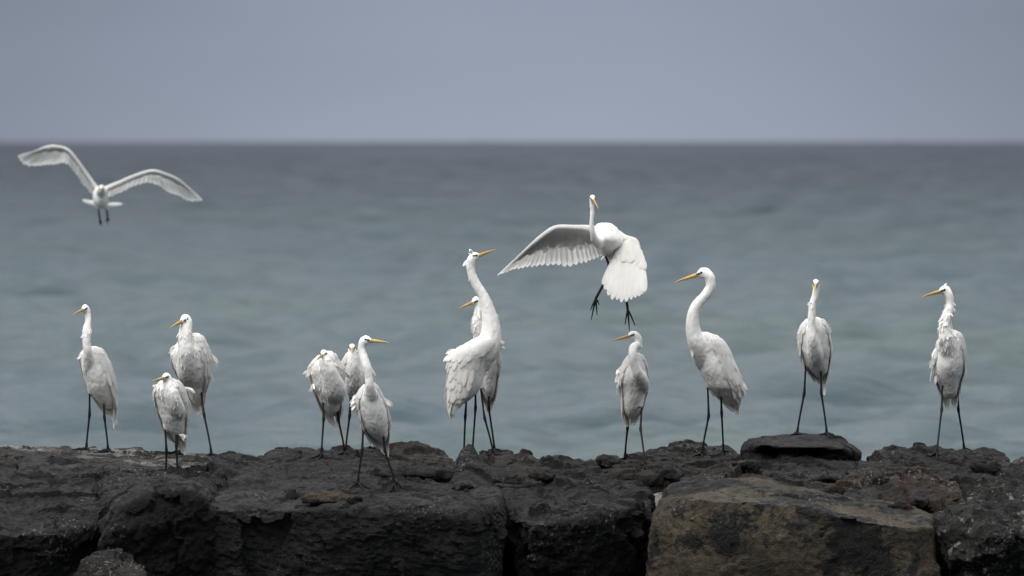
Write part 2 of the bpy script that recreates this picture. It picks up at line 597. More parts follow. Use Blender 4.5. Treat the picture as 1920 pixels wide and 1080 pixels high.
rock('flat crest slab streaked white with droppings under the two leftward-gazing egrets', 'pale',
     [(-160, 852, 46.2), (-160, 842, 47.2), (25, 839, 47.1), (80, 839, 47.1), (140, 844, 47.1), (235, 845.5, 47), (300, 850, 46.9), (400, 854, 46.7),
      (-160, 870, 45.8), (120, 868, 45.8), (230, 873, 45.7), (330, 876, 45.7), (390, 868, 45.8)], amp=.012, seed=1, back=.6)
rock('low dark stone beside the white streaked slab, at the heels of a hunched egret', 'grey',
     [(368, 864, 45.9), (395, 851, 46.4), (425, 848, 46.5), (455, 853, 46.5), (492, 859, 46.4), (496, 868, 46), (440, 872, 45.7)], amp=.014, seed=2, vox=.0115, back=.5)
rock('rounded black stone cut off by the left edge below the white slab', 'dark',
     [(-60, 860, 45.2), (15, 856, 45.4), (28, 872, 45.3), (30, 905, 45.0), (-60, 930, 44.9)], amp=.015, seed=3, vox=.0115)
rock('rough grey boulder just under the streaked slab', 'grey',
     [(28, 885, 45.3), (60, 863, 45.7), (130, 866, 45.8), (210, 874, 45.6), (330, 880, 45.5), (200, 890, 45.1), (130, 900, 45.0), (30, 915, 45.0)], amp=.02, seed=4)
rock('broad dark sloping boulder with a hole in its flank, in the lower left corner', 'dark',
     [(-160, 950, 44.3), (-160, 900, 45.0), (30, 910, 44.7), (130, 888, 45.0), (183, 890, 45.0), (188, 935, 44.4), (180, 985, 44.0), (120, 1000, 43.85), (-160, 1010, 43.8)], amp=.03, seed=5, under=.5, rough=.6)
rock('dark ridge shaped boulder in front of the smallest egret', 'dark',
     [(188, 1010, 43.75), (222, 957, 43.8), (265, 938, 43.8), (310, 926, 43.8), (350, 920, 43.8), (378, 937, 43.78), (405, 962, 43.85),
      (190, 893, 44.9), (260, 884, 45.1), (335, 879, 45.3), (430, 888, 45.2)], amp=.026, seed=6, vox=.0115, under=.5, rough=.6)
rock('largest block of the breakwater, flat topped with a sheer dark front face', 'grey',
     [(370, 958, 43.86), (480, 957, 43.8), (620, 955, 43.8), (760, 953, 43.8), (885, 972, 43.75), (928, 942, 44.15), (936, 938, 44.3),
      (360, 900, 45.0), (480, 872, 45.7), (600, 862, 45.9), (700, 868, 45.8), (840, 884, 45.5), (925, 908, 45.0)], amp=.032, seed=7, vox=.0115, big=1.6, under=.5, rough=.6)
rock('small boulder with a pale crest at the bottom edge, under the ridge shaped one', 'dark',
     [(115, 1095, 43.3), (150, 1047, 43.4), (180, 1034, 43.5), (240, 1031, 43.5), (275, 1055, 43.35), (292, 1095, 43.2)], amp=.014, seed=8, vox=.012)
rock('brown humped crest stone behind the block, clear of any egret', 'warm',
     [(476, 864, 46.0), (495, 854, 46.3), (530, 843, 46.6), (560, 842, 46.6), (592, 849, 46.5), (602, 864, 46.0), (540, 872, 45.7)], amp=.014, seed=9, vox=.0115, back=.5)
rock('low crest stone under the feet of the hunched pair in the trio', 'grey',
     [(575, 862, 46.0), (592, 850, 46.4), (612, 843, 46.6), (650, 840, 46.7), (672, 845, 46.6), (690, 860, 46.0), (650, 872, 45.7), (585, 874, 45.7)], amp=.011, seed=10, vox=.012, back=.5)
rock('long brown crest boulder behind the long billed egret of the trio', 'warm',
     [(655, 858, 46.0), (690, 839, 46.6), (760, 836, 46.7), (785, 842, 46.6), (830, 849, 46.5), (872, 864, 46.1), (850, 884, 45.6), (740, 890, 45.4), (660, 876, 45.6)], amp=.018, seed=11, back=.4)
rock('dark cone shaped stone hiding the feet of the sky gazing egret', 'dark',
     [(880, 833, 45.45), (866, 846, 45.4), (900, 851, 45.45), (843, 907, 44.9), (936, 907, 45.0), (885, 918, 44.8), (930, 890, 45.7), (850, 880, 45.7)], bot=960, amp=.013, seed=13, vox=.011, rnd=2)
rock('brown stone peeping out behind the dark cone', 'warm',
     [(880, 866, 46.1), (905, 844, 46.6), (930, 840, 46.7), (950, 846, 46.6), (968, 860, 46.2), (940, 876, 45.8), (890, 880, 45.8)], amp=.012, seed=14, vox=.012, back=.4)
rock('brown dome on the skyline between the sky gazing egret and open water', 'warm',
     [(942, 870, 46.1), (955, 854, 46.4), (975, 848, 46.5), (992, 851, 46.5), (1018, 864, 46.3), (1014, 882, 45.9), (950, 886, 45.8)], amp=.012, seed=15, vox=.012, back=.4)
rock('thin flat slab wedged beside the dark cone', 'warm',
     [(895, 890, 45.42), (930, 870, 45.82), (1030, 876, 45.82), (1042, 897, 45.32), (1000, 908, 45.02), (905, 910, 44.92)], amp=.012, seed=16, vox=.012)
rock('big black boulder with a rounded overhanging shoulder, between the flat block and the brown one', 'dark',
     [(990, 872, 46.0), (1030, 865, 46.2), (1100, 868, 46.3), (1140, 862, 46.3), (938, 922, 45.0), (950, 966, 44.4), (1000, 985, 44.1), (1090, 978, 44.05), (1190, 950, 44.3),
      (1224, 938, 44.7), (1222, 965, 44.35), (1150, 885, 45.8), (1205, 1010, 44.35), (1160, 1065, 44.3)], amp=.026, seed=17, bx=(1000, 1130), bd=(44.75, 46))
rock('small skyline stone behind the neat egret below the landing bird', 'warm',
     [(1120, 868, 46.2), (1138, 854, 46.5), (1157, 855, 46.5), (1176, 866, 46.3), (1150, 876, 45.9)], bot=920, amp=.009, seed=18, vox=.011)
rock('long brown crest slab that two left facing egrets stand on', 'warm',
     [(1150, 872, 46.0), (1185, 860, 46.4), (1215, 843, 46.8), (1285, 835, 47), (1370, 839, 46.9), (1400, 847, 46.7), (1405, 872, 46.0), (1330, 890, 45.5), (1220, 896, 45.4), (1150, 892, 45.5)], amp=.016, seed=19, back=.4)
rock('loaf shaped stone on the crest carrying one egret', 'warm',
     [(1387, 846, 46.3), (1390, 831, 46.4), (1405, 819, 46.6), (1430, 815, 46.75), (1530, 814, 46.75), (1575, 820, 46.7), (1602, 834, 46.5), (1617, 850, 46.4),
      (1395, 858, 46.3), (1450, 862, 46.3), (1560, 864, 46.3), (1602, 860, 46.35), (1425, 834, 45.9), (1500, 838, 45.85), (1575, 840, 45.9)], bot=872, bd=(46.4, 46.7), amp=.008, seed=20, vox=.0115, rnd=5, rough=.5)
rock('dark bedded slab underneath the loaf shaped stone', 'dark',
     [(1330, 884, 45.6), (1400, 857, 46.1), (1560, 860, 46.1), (1620, 868, 46.1), (1600, 900, 45.3), (1480, 896, 45.3), (1340, 896, 45.4)], amp=.018, seed=21)
rock('rough brown grey ledge behind the top of the brown block', 'warm',
     [(1240, 914, 45.0), (1290, 892, 45.2), (1340, 881, 45.4), (1440, 882, 45.4), (1500, 890, 45.3), (1572, 908, 45.2), (1578, 930, 44.8), (1440, 922, 44.7), (1300, 914, 44.7)], amp=.02, seed=22, vox=.0115)
rock('massive brown block blotched with black patches', 'brown',
     [(1262, 906, 44.9), (1330, 898, 45.0), (1450, 908, 45.0), (1560, 928, 44.9), (1660, 946, 44.8), (1742, 972, 44.5),
      (1238, 936, 44.2), (1300, 934, 44), (1400, 938, 43.9), (1560, 962, 43.85), (1700, 986, 43.85), (1748, 990, 43.95), (1228, 1010, 44.1)],
     amp=.028, seed=23, bx=(1226, 1757), vox=.0115, big=1.5, rough=.35)
rock('broad dark crest boulder under the wind ruffled egret at the far end', 'dark',
     [(1598, 872, 46), (1640, 848, 46.6), (1670, 842, 46.8), (1745, 837, 47), (1765, 835, 47), (1810, 839, 47), (1850, 846, 46.9), (1890, 861, 46.7), (1905, 884, 46), (1800, 905, 45.5), (1620, 900, 45.5)], amp=.018, seed=24, back=.4)
rock('low dark stone running out of the picture beyond the ruffled egret', 'dark',
     [(1872, 872, 46.4), (1905, 860, 46.5), (2080, 862, 46.6), (2080, 890, 46), (1880, 890, 45.9)], amp=.015, seed=25)
rock('rust brown peaked boulder sheltering a dark hollow', 'red',
     [(1572, 918, 44.98), (1600, 897, 45.18), (1650, 882, 45.28), (1725, 875, 45.18), (1742, 892, 44.98), (1800, 907, 45.08), (1814, 927, 44.88), (1720, 952, 44.63), (1600, 934, 44.68)], bot=1010, amp=.022, seed=26, vox=.0115)
rock('small dark wedge with a pale speckled edge behind the brown block', 'grey',
     [(1560, 950, 44.65), (1590, 917, 44.85), (1635, 914, 44.85), (1702, 968, 44.5), (1742, 992, 44.4), (1600, 965, 44.4)], bot=1060, amp=.012, seed=27, vox=.011)
rock('gravel coated grey stone between the rusty boulder and the lichen boulder', 'lichen',
     [(1690, 967, 44.7), (1750, 938, 44.9), (1815, 922, 45.0), (1832, 962, 44.6), (1740, 1005, 44.4)], bot=1120, amp=.016, seed=28, vox=.012)
rock('lichen spotted dark boulder in the lower right corner', 'lichen',
     [(1758, 990, 44.2), (1780, 952, 44.4), (1815, 917, 44.75), (1850, 899, 44.95), (1920, 887, 45.15), (2080, 885, 45.2), (2080, 1000, 43.8), (1850, 1005, 43.8), (1800, 1060, 43.95)], amp=.026, seed=29, bx=(1830, 2080), under=.5, rough=.9)
rock('pale stone showing in the gap before the brown block', 'light',
     [(1190, 965, 44.95), (1205, 927, 45.2), (1250, 917, 45.2), (1250, 962, 44.9), (1215, 968, 44.8)], bot=1100, amp=.014, seed=30, vox=.012)
rock('black stone deep in the gap at the foot of the brown block', 'dark',
     [(1140, 1066, 44.7), (1190, 1037, 44.7), (1225, 1032, 44.8), (1250, 1062, 44.6)], amp=.012, seed=31, vox=.012)


def wedged_stone(px, py, size, mat, seed, shape=None, label=None):
    o = np.array((0, 0, CAMZ))
    h = cast(o, unit(P(px, py, 46) - o))
    if h is None:
        return
    rg = np.random.default_rng(seed)
    bm = bmesh.new()
    for k in range(14):
        q = unit(rg.normal(size=3)) * size * np.array(shape or (rg.uniform(1.1, 1.6), 1.1, rg.uniform(.6, .9)))
        bm.verts.new(q)
    bmesh.ops.convex_hull(bm, input=bm.verts)
    me0 = bpy.data.meshes.new('hull'); bm.to_mesh(me0); bm.free()
    me = evaluated(me0, [('REMESH', dict(mode='VOXEL', voxel_size=size / 7)), ('SMOOTH', dict(factor=.5, iterations=2))])
    co = co_of(me); no = no_of(me)
    co = co + no * (size * (.16 * fbm(co / size * 1.3 + seed, 3, seed) + .1 * facets(co / size * 1.6 + seed, seed)))[:, None]
    set_co(me, co)
    me.polygons.foreach_set('use_smooth', [True] * len(me.polygons))
    c = h + np.array((0, -.2 * size, .12 * size))
    ROCK_BVH.append(BVHTree.FromPolygons([tuple(x + c) for x in co], [tuple(p.vertices) for p in me.polygons]))
    me.name = 'stone'
    tag(link('stone', me, RM[mat], loc=c), label or 'small angular stone wedged in a crevice among the big boulders', 'stone', None if label else 'small stones wedged among the boulders')


def cast(o, d, far=200.0):
    best = None
    for b in ROCK_BVH:
        h = b.ray_cast(Vector(o), Vector(d), far)
        if h[0] is not None and (best is None or h[3] < best[1]):
            best = (np.array(h[0]), h[3])
    return None if best is None else best[0]


for k, (px, py, sz, mt) in enumerate([
        (869, 917, .045, 'brown'), (1012, 897, .06, 'warm'), (962, 905, .05, 'dark'), (1690, 952, .05, 'warm'), (1728, 944, .045, 'dark'), (1560, 905, .07, 'warm'),
        (1395, 876, .075, 'dark'), (720, 893, .06, 'dark'), (1135, 874, .07, 'dark'), (1640, 903, .06, 'warm'),
        (1255, 893, .07, 'grey'), (215, 884, .05, 'warm'), (1850, 880, .07, 'dark')]):
    wedged_stone(px, py, sz, mt, 60 + k)
wedged_stone(541, 934, .062, 'dark', 91, (1.0, .9, .8), 'small black stone lying on the flat block')
wedged_stone(625, 939, .062, 'brown', 92, (3.0, 1.0, .75), 'long low brown stone lying on the flat block by a small black one')
wedged_stone(797, 897, .085, 'dark', 93, (2.0, 1.2, .85), 'black wedge shaped rock lying beside the longest billed egret of the trio')


def drop(p, up=.25, down=.6):
    h = cast((p[0], p[1], p[2] + up), (0, 0, -1), up + down)
    return h


def foot_point(px, py, d=None):
    """Where a foot seen at (px, py) rests on the boulders; d forces its distance."""
    if d is None:
        o = np.array((0, 0, CAMZ)); v = unit(P(px, py, 46) - o)
        h = cast(o, v)
        if h is None:
            for k in range(1, 12):
                h = cast(o, unit(P(px, py + 1.5 * k, 46) - o))
                if h is not None: break
        return h
    p = P(px, py, d)
    h = drop(p, .3, .8)
    return p if h is None else h


# ------------------------------------------------------------------ egrets
GROUP_E = 'white egrets of the breakwater flock'
BILL = .112


class Torso:
    """Horizontal slices (row, left, right) of the trunk as the photograph shows it, with a depth of its own."""

    def __init__(s, rows, D, face, kd=1.2, lean=.14, dmax=.125, n=44):
        r = spline(rows, n)
        s.n = n
        px = D / F
        s.c = np.array([P((a[1] + a[2]) / 2, a[0], D) for a in r])
        s.hx = np.maximum((r[:, 2] - r[:, 1]) / 2, .8) * px
        t = np.linspace(0, 1, n)
        s.dr = np.minimum(s.hx * kd, dmax)
        s.f = np.array((math.cos(face), math.sin(face), 0))
        s.face = face
        s.c[:, 1] += -s.f[1] * lean * (t - .3)

    def row(s, t):
        x = min(max(t, 0), 1) * (s.n - 1); i = min(int(x), s.n - 2); f = x - i
        L_ = lambda a: a[i] * (1 - f) + a[i + 1] * f
        return L_(s.c), L_(s.hx), L_(s.dr)

    def pt(s, t, th, o=0.0):
        c, h, d = s.row(t)
        nrm = unit((math.cos(th) / max(h, .01), math.sin(th) / max(d, .01), 0))
        return c + np.array((h * math.cos(th), d * math.sin(th), 0)) + nrm * o, nrm

    def rings(s, shrink=.96, n=30):
        R = []
        for k in range(s.n):
            R.append([s.c[k] + shrink * np.array((s.hx[k] * math.cos(a), s.dr[k] * math.sin(a), 0)) for a in np.linspace(0, 2 * math.pi, n, endpoint=False)])
        return R


def plume_body(mb, vox=.0055, seed=0, amp=.0024):
    me0 = mesh('raw', mb.v, mb.f)
    me = evaluated(me0, [('REMESH', dict(mode='VOXEL', voxel_size=vox)), ('SMOOTH', dict(factor=.5, iterations=10))])
    co = co_of(me); no = no_of(me)
    q = co * np.array((1, 1, .45)) + seed * 7.1
    co = co + no * (amp * (fbm(q * 30, 3, seed) + .5 * fbm(q * 85, 2, seed + 5)))[:, None]
    set_co(me, co)
    v = [tuple(x) for x in co]; f = [tuple(p.vertices) for p in me.polygons]
    return v, f


def head_parts(root, org, body, c, r, tip, D, rg):
    """Head into the body builder; bill, lores and eyes as children. c, tip in pixels; r in pixels."""
    pm = D / F
    C = P(c[0], c[1], D + c[2]); rm = r * pm
    d2 = math.hypot(tip[0] - c[0], tip[1] - c[1]) * pm
    tot = 1.35 * rm + BILL
    dz = math.sqrt(max(tot * tot - d2 * d2, 0))
    T = P(tip[0], tip[1], D + c[2]) - np.array((0, dz, 0))
    d = unit(T - C)
    base = C + d * 1.3 * rm
    u = unit(np.array((0, 0, 1)) - d * d[2]); s = np.cross(d, u)
    body.tube([C - d * .55 * rm, C, C + d * .75 * rm, base], [.72 * rm, .98 * rm, .72 * rm, .36 * rm], n=16, sub=10, flat=.86, flat_dir=s)
    b = MB()
    L_ = np.linalg.norm(T - base)
    b.tube([base - d * .5 * rm, base, base + d * L_ * .4, base + d * L_ * .8 - u * .001, T - u * .003], [.40 * rm, .37 * rm, .26 * rm, .12 * rm, .03 * rm], n=10, sub=12, flat=.72, flat_dir=s)
    b.build('bill', M_BILL, root, org)
    for sg in (-1, 1):
        l = MB()
        l.ball(C + d * .78 * rm + s * sg * .52 * rm + u * .12 * rm, (d * .62 * rm, s * .16 * rm, u * .2 * rm))
        l.build('lore', M_LORE, root, org)
        e = MB()
        e.ball(C + d * .42 * rm + s * sg * .70 * rm + u * .2 * rm, (d * .19 * rm, s * .16 * rm, u * .19 * rm), n=7)
        e.build('eye', M_EYE, root, org)
    return C, d, u, s, rm


def tufts(mb, lst, D, rg):
    """Loose wind-blown plumes: (base px, base py, tip px, tip py, count, spread px, depth)."""
    for bx_, by_, tx, ty, n, spd, dd in lst:
        for k in range(n):
            b = P(bx_ + rg.normal(0, spd * .35), by_ + rg.normal(0, spd * .35), D + dd + rg.normal(0, .01))
            t = P(tx + rg.normal(0, spd), ty + rg.normal(0, spd), D + dd + rg.normal(0, .015))
            d = t - b
            ln = np.linalg.norm(d)
            nrm = np.array((rg.normal(0, .4), -1, rg.normal(0, .25)))
            mb.feather(b, d, nrm, ln, min(.016, ln * .30), 0, rg.normal(0, .1), point=.9)


def folded_wing(T, sg, rg, a0, a1, ruf, dens=1.0, low=.80):
    mb = MB()
    rows = 13
    for k in range(rows):
        s = k / (rows - 1)
        t = .05 + (low - .05) * s
        af = math.radians(a0 + (a1 - a0) * s ** .8); ae = math.radians(172)
        ln = .04 + .085 * s ** 1.2; wd = .019 + .010 * s
        c, h, d = T.row(t)
        arc = (ae - af) * (h + d) / 2
        n = max(4, int(dens * arc / (wd * .62)))
        for j in range(n):
            u = (j + (.5 if k % 2 else 0) + rg.normal(0, .1)) / n
            th = T.face + sg * (af + (ae - af) * min(max(u, 0), 1))
            p, nrm = T.pt(t, th, .003)
            p2, _ = T.pt(min(t + .09, 1), th, .003)
            d_ = unit(p2 - p) + np.array((0, 0, -.15)) - .12 * T.f + rg.normal(0, .05, 3)
            edge = ruf * (2.2 if u < .15 else 1.0)
            mb.feather(p, d_, nrm, ln * (1 + rg.normal(0, .12)), wd * (1 + rg.normal(0, .1)),
                       lift=rg.normal(.004, .010) + (abs(rg.normal(0, .09 * ruf)) if u < .12 else abs(rg.normal(0, .02 * ruf))), curl=rg.normal(-.02, .01 + .02 * ruf), camber=.10)
    # long tertials and primaries that end over the tail
    for j in range(9):
        u = j / 8
        th = T.face + sg * math.radians(a1 + 16 + (158 - a1) * u)
        p, nrm = T.pt(.52 + .05 * u, th, .001)
        p2, _ = T.pt(.86, th, .0)
        d_ = unit(p2 - p)
        zl = (p[2] - T.c[-1][2])
        mb.feather(p, d_, nrm, max(.08, zl * (.93 + rg.normal(0, .05))), .036, lift=.0, curl=-.03, camber=.2, point=.6)
    return mb


def leg_shape(mb, pts, m=1):
    mb.tube([p[0] for p in pts], [p[1] for p in pts], n=9, m=m)


def toes(mb, g, face, rg, D, sc=1.0, m=1):
    """Three forward toes and a hind toe that follow the boulder under them."""
    for a, ln in ((-.66, .082), (0.05, .092), (.70, .080), (math.pi + .25, .055)):
        a = face + a + rg.normal(0, .08)
        pr = []
        last = g[2]
        for q in (0, .3, .65, 1.0):
            p = g + np.array((math.cos(a), math.sin(a), 0)) * ln * q * sc
            h = drop(p, .06, .10)
            z = last - .004 if h is None else max(h[2], last - .035)
            last = z
            p[2] = z + (.0095, .0085, .0065, .004)[(0, .3, .65, 1.0).index(q)]
            pr.append(p)
        mb.tube(pr, [.0066, .0056, .0046, .0024], n=7, m=m)


def egret(label, rows, face, neck, head, tip, legs, D=None, wing=(42, 88), ruf=.4, tuft=(), nruf=.14, kd=1.2, lean=.14, hold=None, seed=1, low=.80):
    rg = np.random.default_rng(seed)
    face = math.radians(face)
    feet = []
    for lg in legs:
        fx, fy = lg[-1][0], lg[-1][1]
        dd = lg[-1][2] if len(lg[-1]) > 2 else None
        feet.append(foot_point(fx, fy, dd))
    if D is None:
        D = float(np.mean([f[1] for f in feet]))
    org = np.array((np.mean([f[0] for f in feet]), D, min(f[2] for f in feet)))
    root = bpy.data.objects.new('egret', None)
    root.empty_display_size = .1
    root.location = org
    COL.objects.link(root)
    tag(root, label, 'egret', GROUP_E)
    T = Torso(rows, D, face, kd, lean)
    pm = D / F
    raw = MB()
    raw.rings(T.rings())
    a, b, c, e = neck[0]
    neck = [(a + .25 * (a - neck[1][0]), b + 16, c * .8, e + .10 * abs(T.f[1])), (a, b, c, e + .025 * abs(T.f[1]))] + list(neck[1:])
    nk = [(P(a, b, D + e), c * pm) for a, b, c, e in neck]
    raw.tube([n[0] for n in nk], [n[1] for n in nk], n=18, sub=6 * len(nk))
    C, d, u, s, rm = head_parts(root, org, raw, head, head[3], tip, D, rg)
    raw.tube([nk[-1][0], (nk[-1][0] + C) / 2 - d * .1 * rm, C - d * .15 * rm], [nk[-1][1], (nk[-1][1] + rm) / 2, .85 * rm], n=16, sub=8)
    black = []
    for lg, g in zip(legs, feet):
        tx, ty = lg[0][0], lg[0][1]
        dd = T.row(.72)[0][1]
        dtop = dd + min(max(.3 * (g[1] - dd), -.03), .03)
        pts = [(P(tx, ty - 26, dtop), .010), (P(tx, ty - 6, dtop), .0065)]
        pts.append((P(tx, ty, dtop), .0050))
        jx, jy = lg[1][0], lg[1][1]
        pj = P(jx, jy, dtop * .5 + g[1] * .5)
        e = unit(pj - pts[-1][0]); e2 = unit(g + np.array((0, 0, .03)) - pj)
        pts += [(pj - e * .05, .0055), (pj - e * .015, .0070), (pj, .0088), (pj + e2 * .012, .0076), (pj + e2 * .03, .0056), (pj + e2 * .12, .0051),
                (g + np.array((0, 0, .022)) - e2 * .02, .0054), (g + np.array((0, 0, .012)), .0082)]
        black.append(pts)
        raw.tube([P(tx, ty - 48, dtop), P(tx, ty - 20, dtop), P(tx, ty - 3, dtop)], [.030, .019, .0085], n=12)
    v, f = plume_body(raw, seed=seed)
    body = MB()
    body.add(v, f, 0)
    for pts, g in zip(black, feet):
        leg_shape(body, pts)
        toes(body, g, face, rg, D)
    # short body plumes, lying close on the finished surface
    bvh = BVHTree.FromPolygons(v, f)

    def onto(p):
        h = bvh.find_nearest(Vector(p))
        return np.array(h[0]), np.array(h[1])
    for k in range(45):
        t = .04 + .86 * rg.random(); th = face + math.radians(rg.uniform(-80, 80))
        p, nrm = T.pt(t, th, .01)
        p2, _ = T.pt(min(t + .08, 1), th, .01)
        h, hn = onto(p)
        d_ = unit(p2 - p) + rg.normal(0, .2, 3)
        d_ = d_ - hn * np.dot(d_, hn)
        body.feather(h - hn * .001, d_, hn, rg.uniform(.02, .036), rg.uniform(.007, .011), lift=.02 + .05 * rg.random() * ruf, curl=-.04, camber=.06, point=.9)
    # shaggy neck
    if nruf:
        q = spline([list(n[0]) + [n[1]] for n in nk], 80)
        for k in range(int(330 * nruf)):
            i = rg.integers(16, 76)
            ax = unit(q[i - 1, :3] - q[i + 1, :3])
            a = rg.uniform(0, 2 * math.pi)
            s1 = unit(np.cross(ax, (0.2, 1, .1))); s2 = np.cross(ax, s1)
            h, hn = onto(q[i, :3] + (math.cos(a) * s1 + math.sin(a) * s2) * q[i, 3] * 1.1)
            ax = ax + rg.normal(0, .3, 3)
            ax = ax - hn * np.dot(ax, hn)
            body.feather(h - hn * .002, ax, hn, rg.uniform(.022, .040), rg.uniform(.006, .010), lift=.02 + .36 * nruf * rg.random(), curl=-.03, camber=.08, point=.9)
    tufts(body, tuft, D, rg)
    body.build('body', [M_BODY, M_LEG], root, org)
    for sg in (-1, 1):
        folded_wing(T, sg, rg, wing[0], wing[1], ruf, low=low).build('wing', M_FEATH, root, org)
    tl = MB()
    for j in range(9):
        th = face + math.pi + (j - 4) * .38
        p, nrm = T.pt(.76, th, .0)
        p2, _ = T.pt(.97, th, .0)
        tl.feather(p, unit(p2 - p), nrm, np.linalg.norm(p2 - p) * (1.1 + rg.normal(0, .04)), .03, curl=-.02, camber=.2, point=.3)
    tl.build('tail', M_FEATH, root, org)
    return root


egret('slim egret with a thin upright neck on the white streaked slab, pointing its bill leftward',
      [(649, 170, 183), (655, 158, 192), (665, 149, 198), (680, 150, 206), (700, 153.5, 213), (720, 160, 215.5), (735, 166, 216), (750, 178, 216), (761, 188, 213.5), (767, 198, 211)],
      -118, [(169, 690, 15, -.05), (165, 662, 9, -.10), (162, 640, 8, -.11), (163, 618, 8, -.10), (165.5, 604, 6.3, -.09), (164.5, 590, 6.2, -.08)],
      (160, 578.5, -.08, 8.2), (139, 588.7), [[(168, 741), (187 - 19, 777), (162, 843)], [(194.4, 752), (195.7, 782), (202.5, 845.5)]], ruf=.25, seed=11,
      tuft=[(152, 668, 147, 671, 4, 2.5, -.03), (167, 615, 172, 624, 5, 2, -.12)])
egret('small hunched egret in front, its bill leftward and a plume sticking out at its shoulder',
      [(709, 309, 328), (716, 300, 338), (728, 289, 346), (740, 288, 350), (752, 290, 352), (770, 295, 352.5), (790, 302, 350), (805, 308, 348), (818, 319, 346), (828, 326, 339)],
      -100, [(331, 768, 17, -.05), (323, 745, 14, -.08), (317, 727, 12, -.08), (314, 714, 10, -.07)],
      (312, 707.5, -.08, 9.6), (285.7, 714), [[(310, 808), (312, 844.5), (310, 880, 45.3)], [(332, 806), (330.5, 836), (333, 884, 45.3)]], ruf=.7, nruf=.4, seed=12,
      tuft=[(345, 728, 364, 734, 7, 2, .02), (340, 815, 349, 823, 8, 4, .0), (292, 722, 287, 728, 8, 4, -.03)])
egret('stout egret with hunched neck standing behind the smallest one, tail feathers blown out',
      [(624, 360, 374), (632, 345, 382), (641, 334, 386), (658, 322, 393), (676, 321, 397), (695, 327, 395), (714, 337, 391), (727, 346, 385), (740, 352, 382), (752, 357, 379), (763, 366, 376)],
      -112, [(353, 695, 22, -.05), (350, 665, 17, -.10), (347.5, 640, 14, -.11), (348, 618, 12.5, -.10), (350, 606, 11, -.09)],
      (348, 599, -.09, 11), (320.4, 613), [[(377, 733), (382.4, 777), (396, 850)], [(348, 733), (341, 790), (337, 851)]], ruf=.7, nruf=.5, seed=13,
      tuft=[(390, 662, 405, 683, 9, 4, .03), (388, 690, 395, 710, 8, 4, .04), (325, 650, 319, 662, 9, 5, -.02)])
egret('hunched front egret of the trio with fluffed wings and head tucked down',
      [(658, 610, 623), (666, 598, 630), (674, 590, 634), (684, 582, 641), (700, 580, 645), (725, 586, 644), (742, 593, 642), (756, 599, 640), (770, 608, 637), (782, 617, 626)],
      -98, [(626, 728, 22, -.05), (618, 698, 15, -.09), (611, 680, 12, -.10), (608, 670, 9.5, -.09)],
      (607.4, 663.5, -.09, 8.6), (593.5, 674), [[(605.4, 751), (607, 784), (603, 852)], [(631.8, 757), (634, 785), (646, 850)]], ruf=.5, nruf=.45, seed=14,
      tuft=[(585, 690, 578, 704, 10, 5, -.02), (588, 720, 585, 732, 6, 4, -.02), (640, 690, 648, 706, 8, 5, .02)])
egret('egret staring straight at the viewer, at the back of the trio',
      [(657, 660, 678), (663, 651, 681), (670, 646, 686), (680, 642, 691), (693, 643, 698), (710, 646, 702), (725, 650, 702), (740, 656, 698), (752, 661, 692), (765, 668, 685)],
      -88, [(664, 718, 18, -.05), (661.5, 692, 13, -.09), (660.5, 672, 10, -.10), (660, 660, 8.2, -.09)],
      (660, 651.5, -.09, 8.2), (660.8, 662.5), [[(657, 745), (655.7, 779), (647.5, 839, 46.45)], [(690, 748), (695, 790), (704, 840, 46.45)]], ruf=.55, nruf=.4, seed=15, D=46.4)
egret('slender egret of the trio with a raised neck and long bill pointing rightward',
      [(716, 688, 702), (725, 679, 709), (735, 671, 714), (748, 666, 721), (765, 668, 726), (782, 673, 729), (797, 678, 730), (810, 687, 729), (822, 700, 727), (831, 711, 722)],
      -78, [(697, 752, 16, -.05), (693.5, 728, 9.5, -.10), (692, 708, 8, -.11), (688, 688, 8.5, -.11), (682, 670, 8, -.10), (677.8, 655, 7.5, -.09), (679, 645, 8, -.09)],
      (685.5, 638, -.09, 10.3), (730.4, 641), [[(680.7, 808), (679, 845.5), (671, 908)], [(718, 806), (721.7, 845.5), (739, 908)]], ruf=.45, seed=16,
      tuft=[(716, 745, 737, 762, 5, 1.5, .03), (668, 742, 661, 750, 9, 4, -.02), (667, 755, 661, 764, 6, 3, -.02)])
egret('tall egret stretching its neck up and gazing at the sky, seen from behind',
      [(630, 897, 934), (640, 880, 937), (648, 866, 934), (658, 849, 928), (672, 841, 919), (690, 841, 913), (710, 840.5, 908.5), (728, 840, 902), (745, 841, 888), (757, 845, 870), (764, 848, 859)],
      5, [(905, 665, 26, 0), (916, 648, 24, 0), (920.5, 626, 20, 0), (919.5, 604, 16.5, 0), (914.5, 580, 13, 0), (906.5, 556, 10.2, 0), (894.5, 536, 9, 0), (886, 518, 8.5, 0), (882.2, 500, 8.6, 0), (883.5, 488, 9.5, 0)],
      (889, 482.5, 0, 9.8), (929.4, 466.7), [[(875, 742), (872.5, 780), (867.5, 848, 46.05)], [(891.6, 736), (891.6, 765), (885, 846, 46.05)]], ruf=.35, seed=17, D=46.05, wing=(48, 78), kd=1.0, lean=.02, nruf=.3,
      tuft=[(885, 477, 883, 471, 14, 2.2, 0), (877, 488, 874, 496, 8, 3, 0), (930, 640, 943, 643, 9, 3, -.02), (852, 655, 841, 662, 8, 3, 0), (846, 664, 839, 676, 8, 3, 0)])
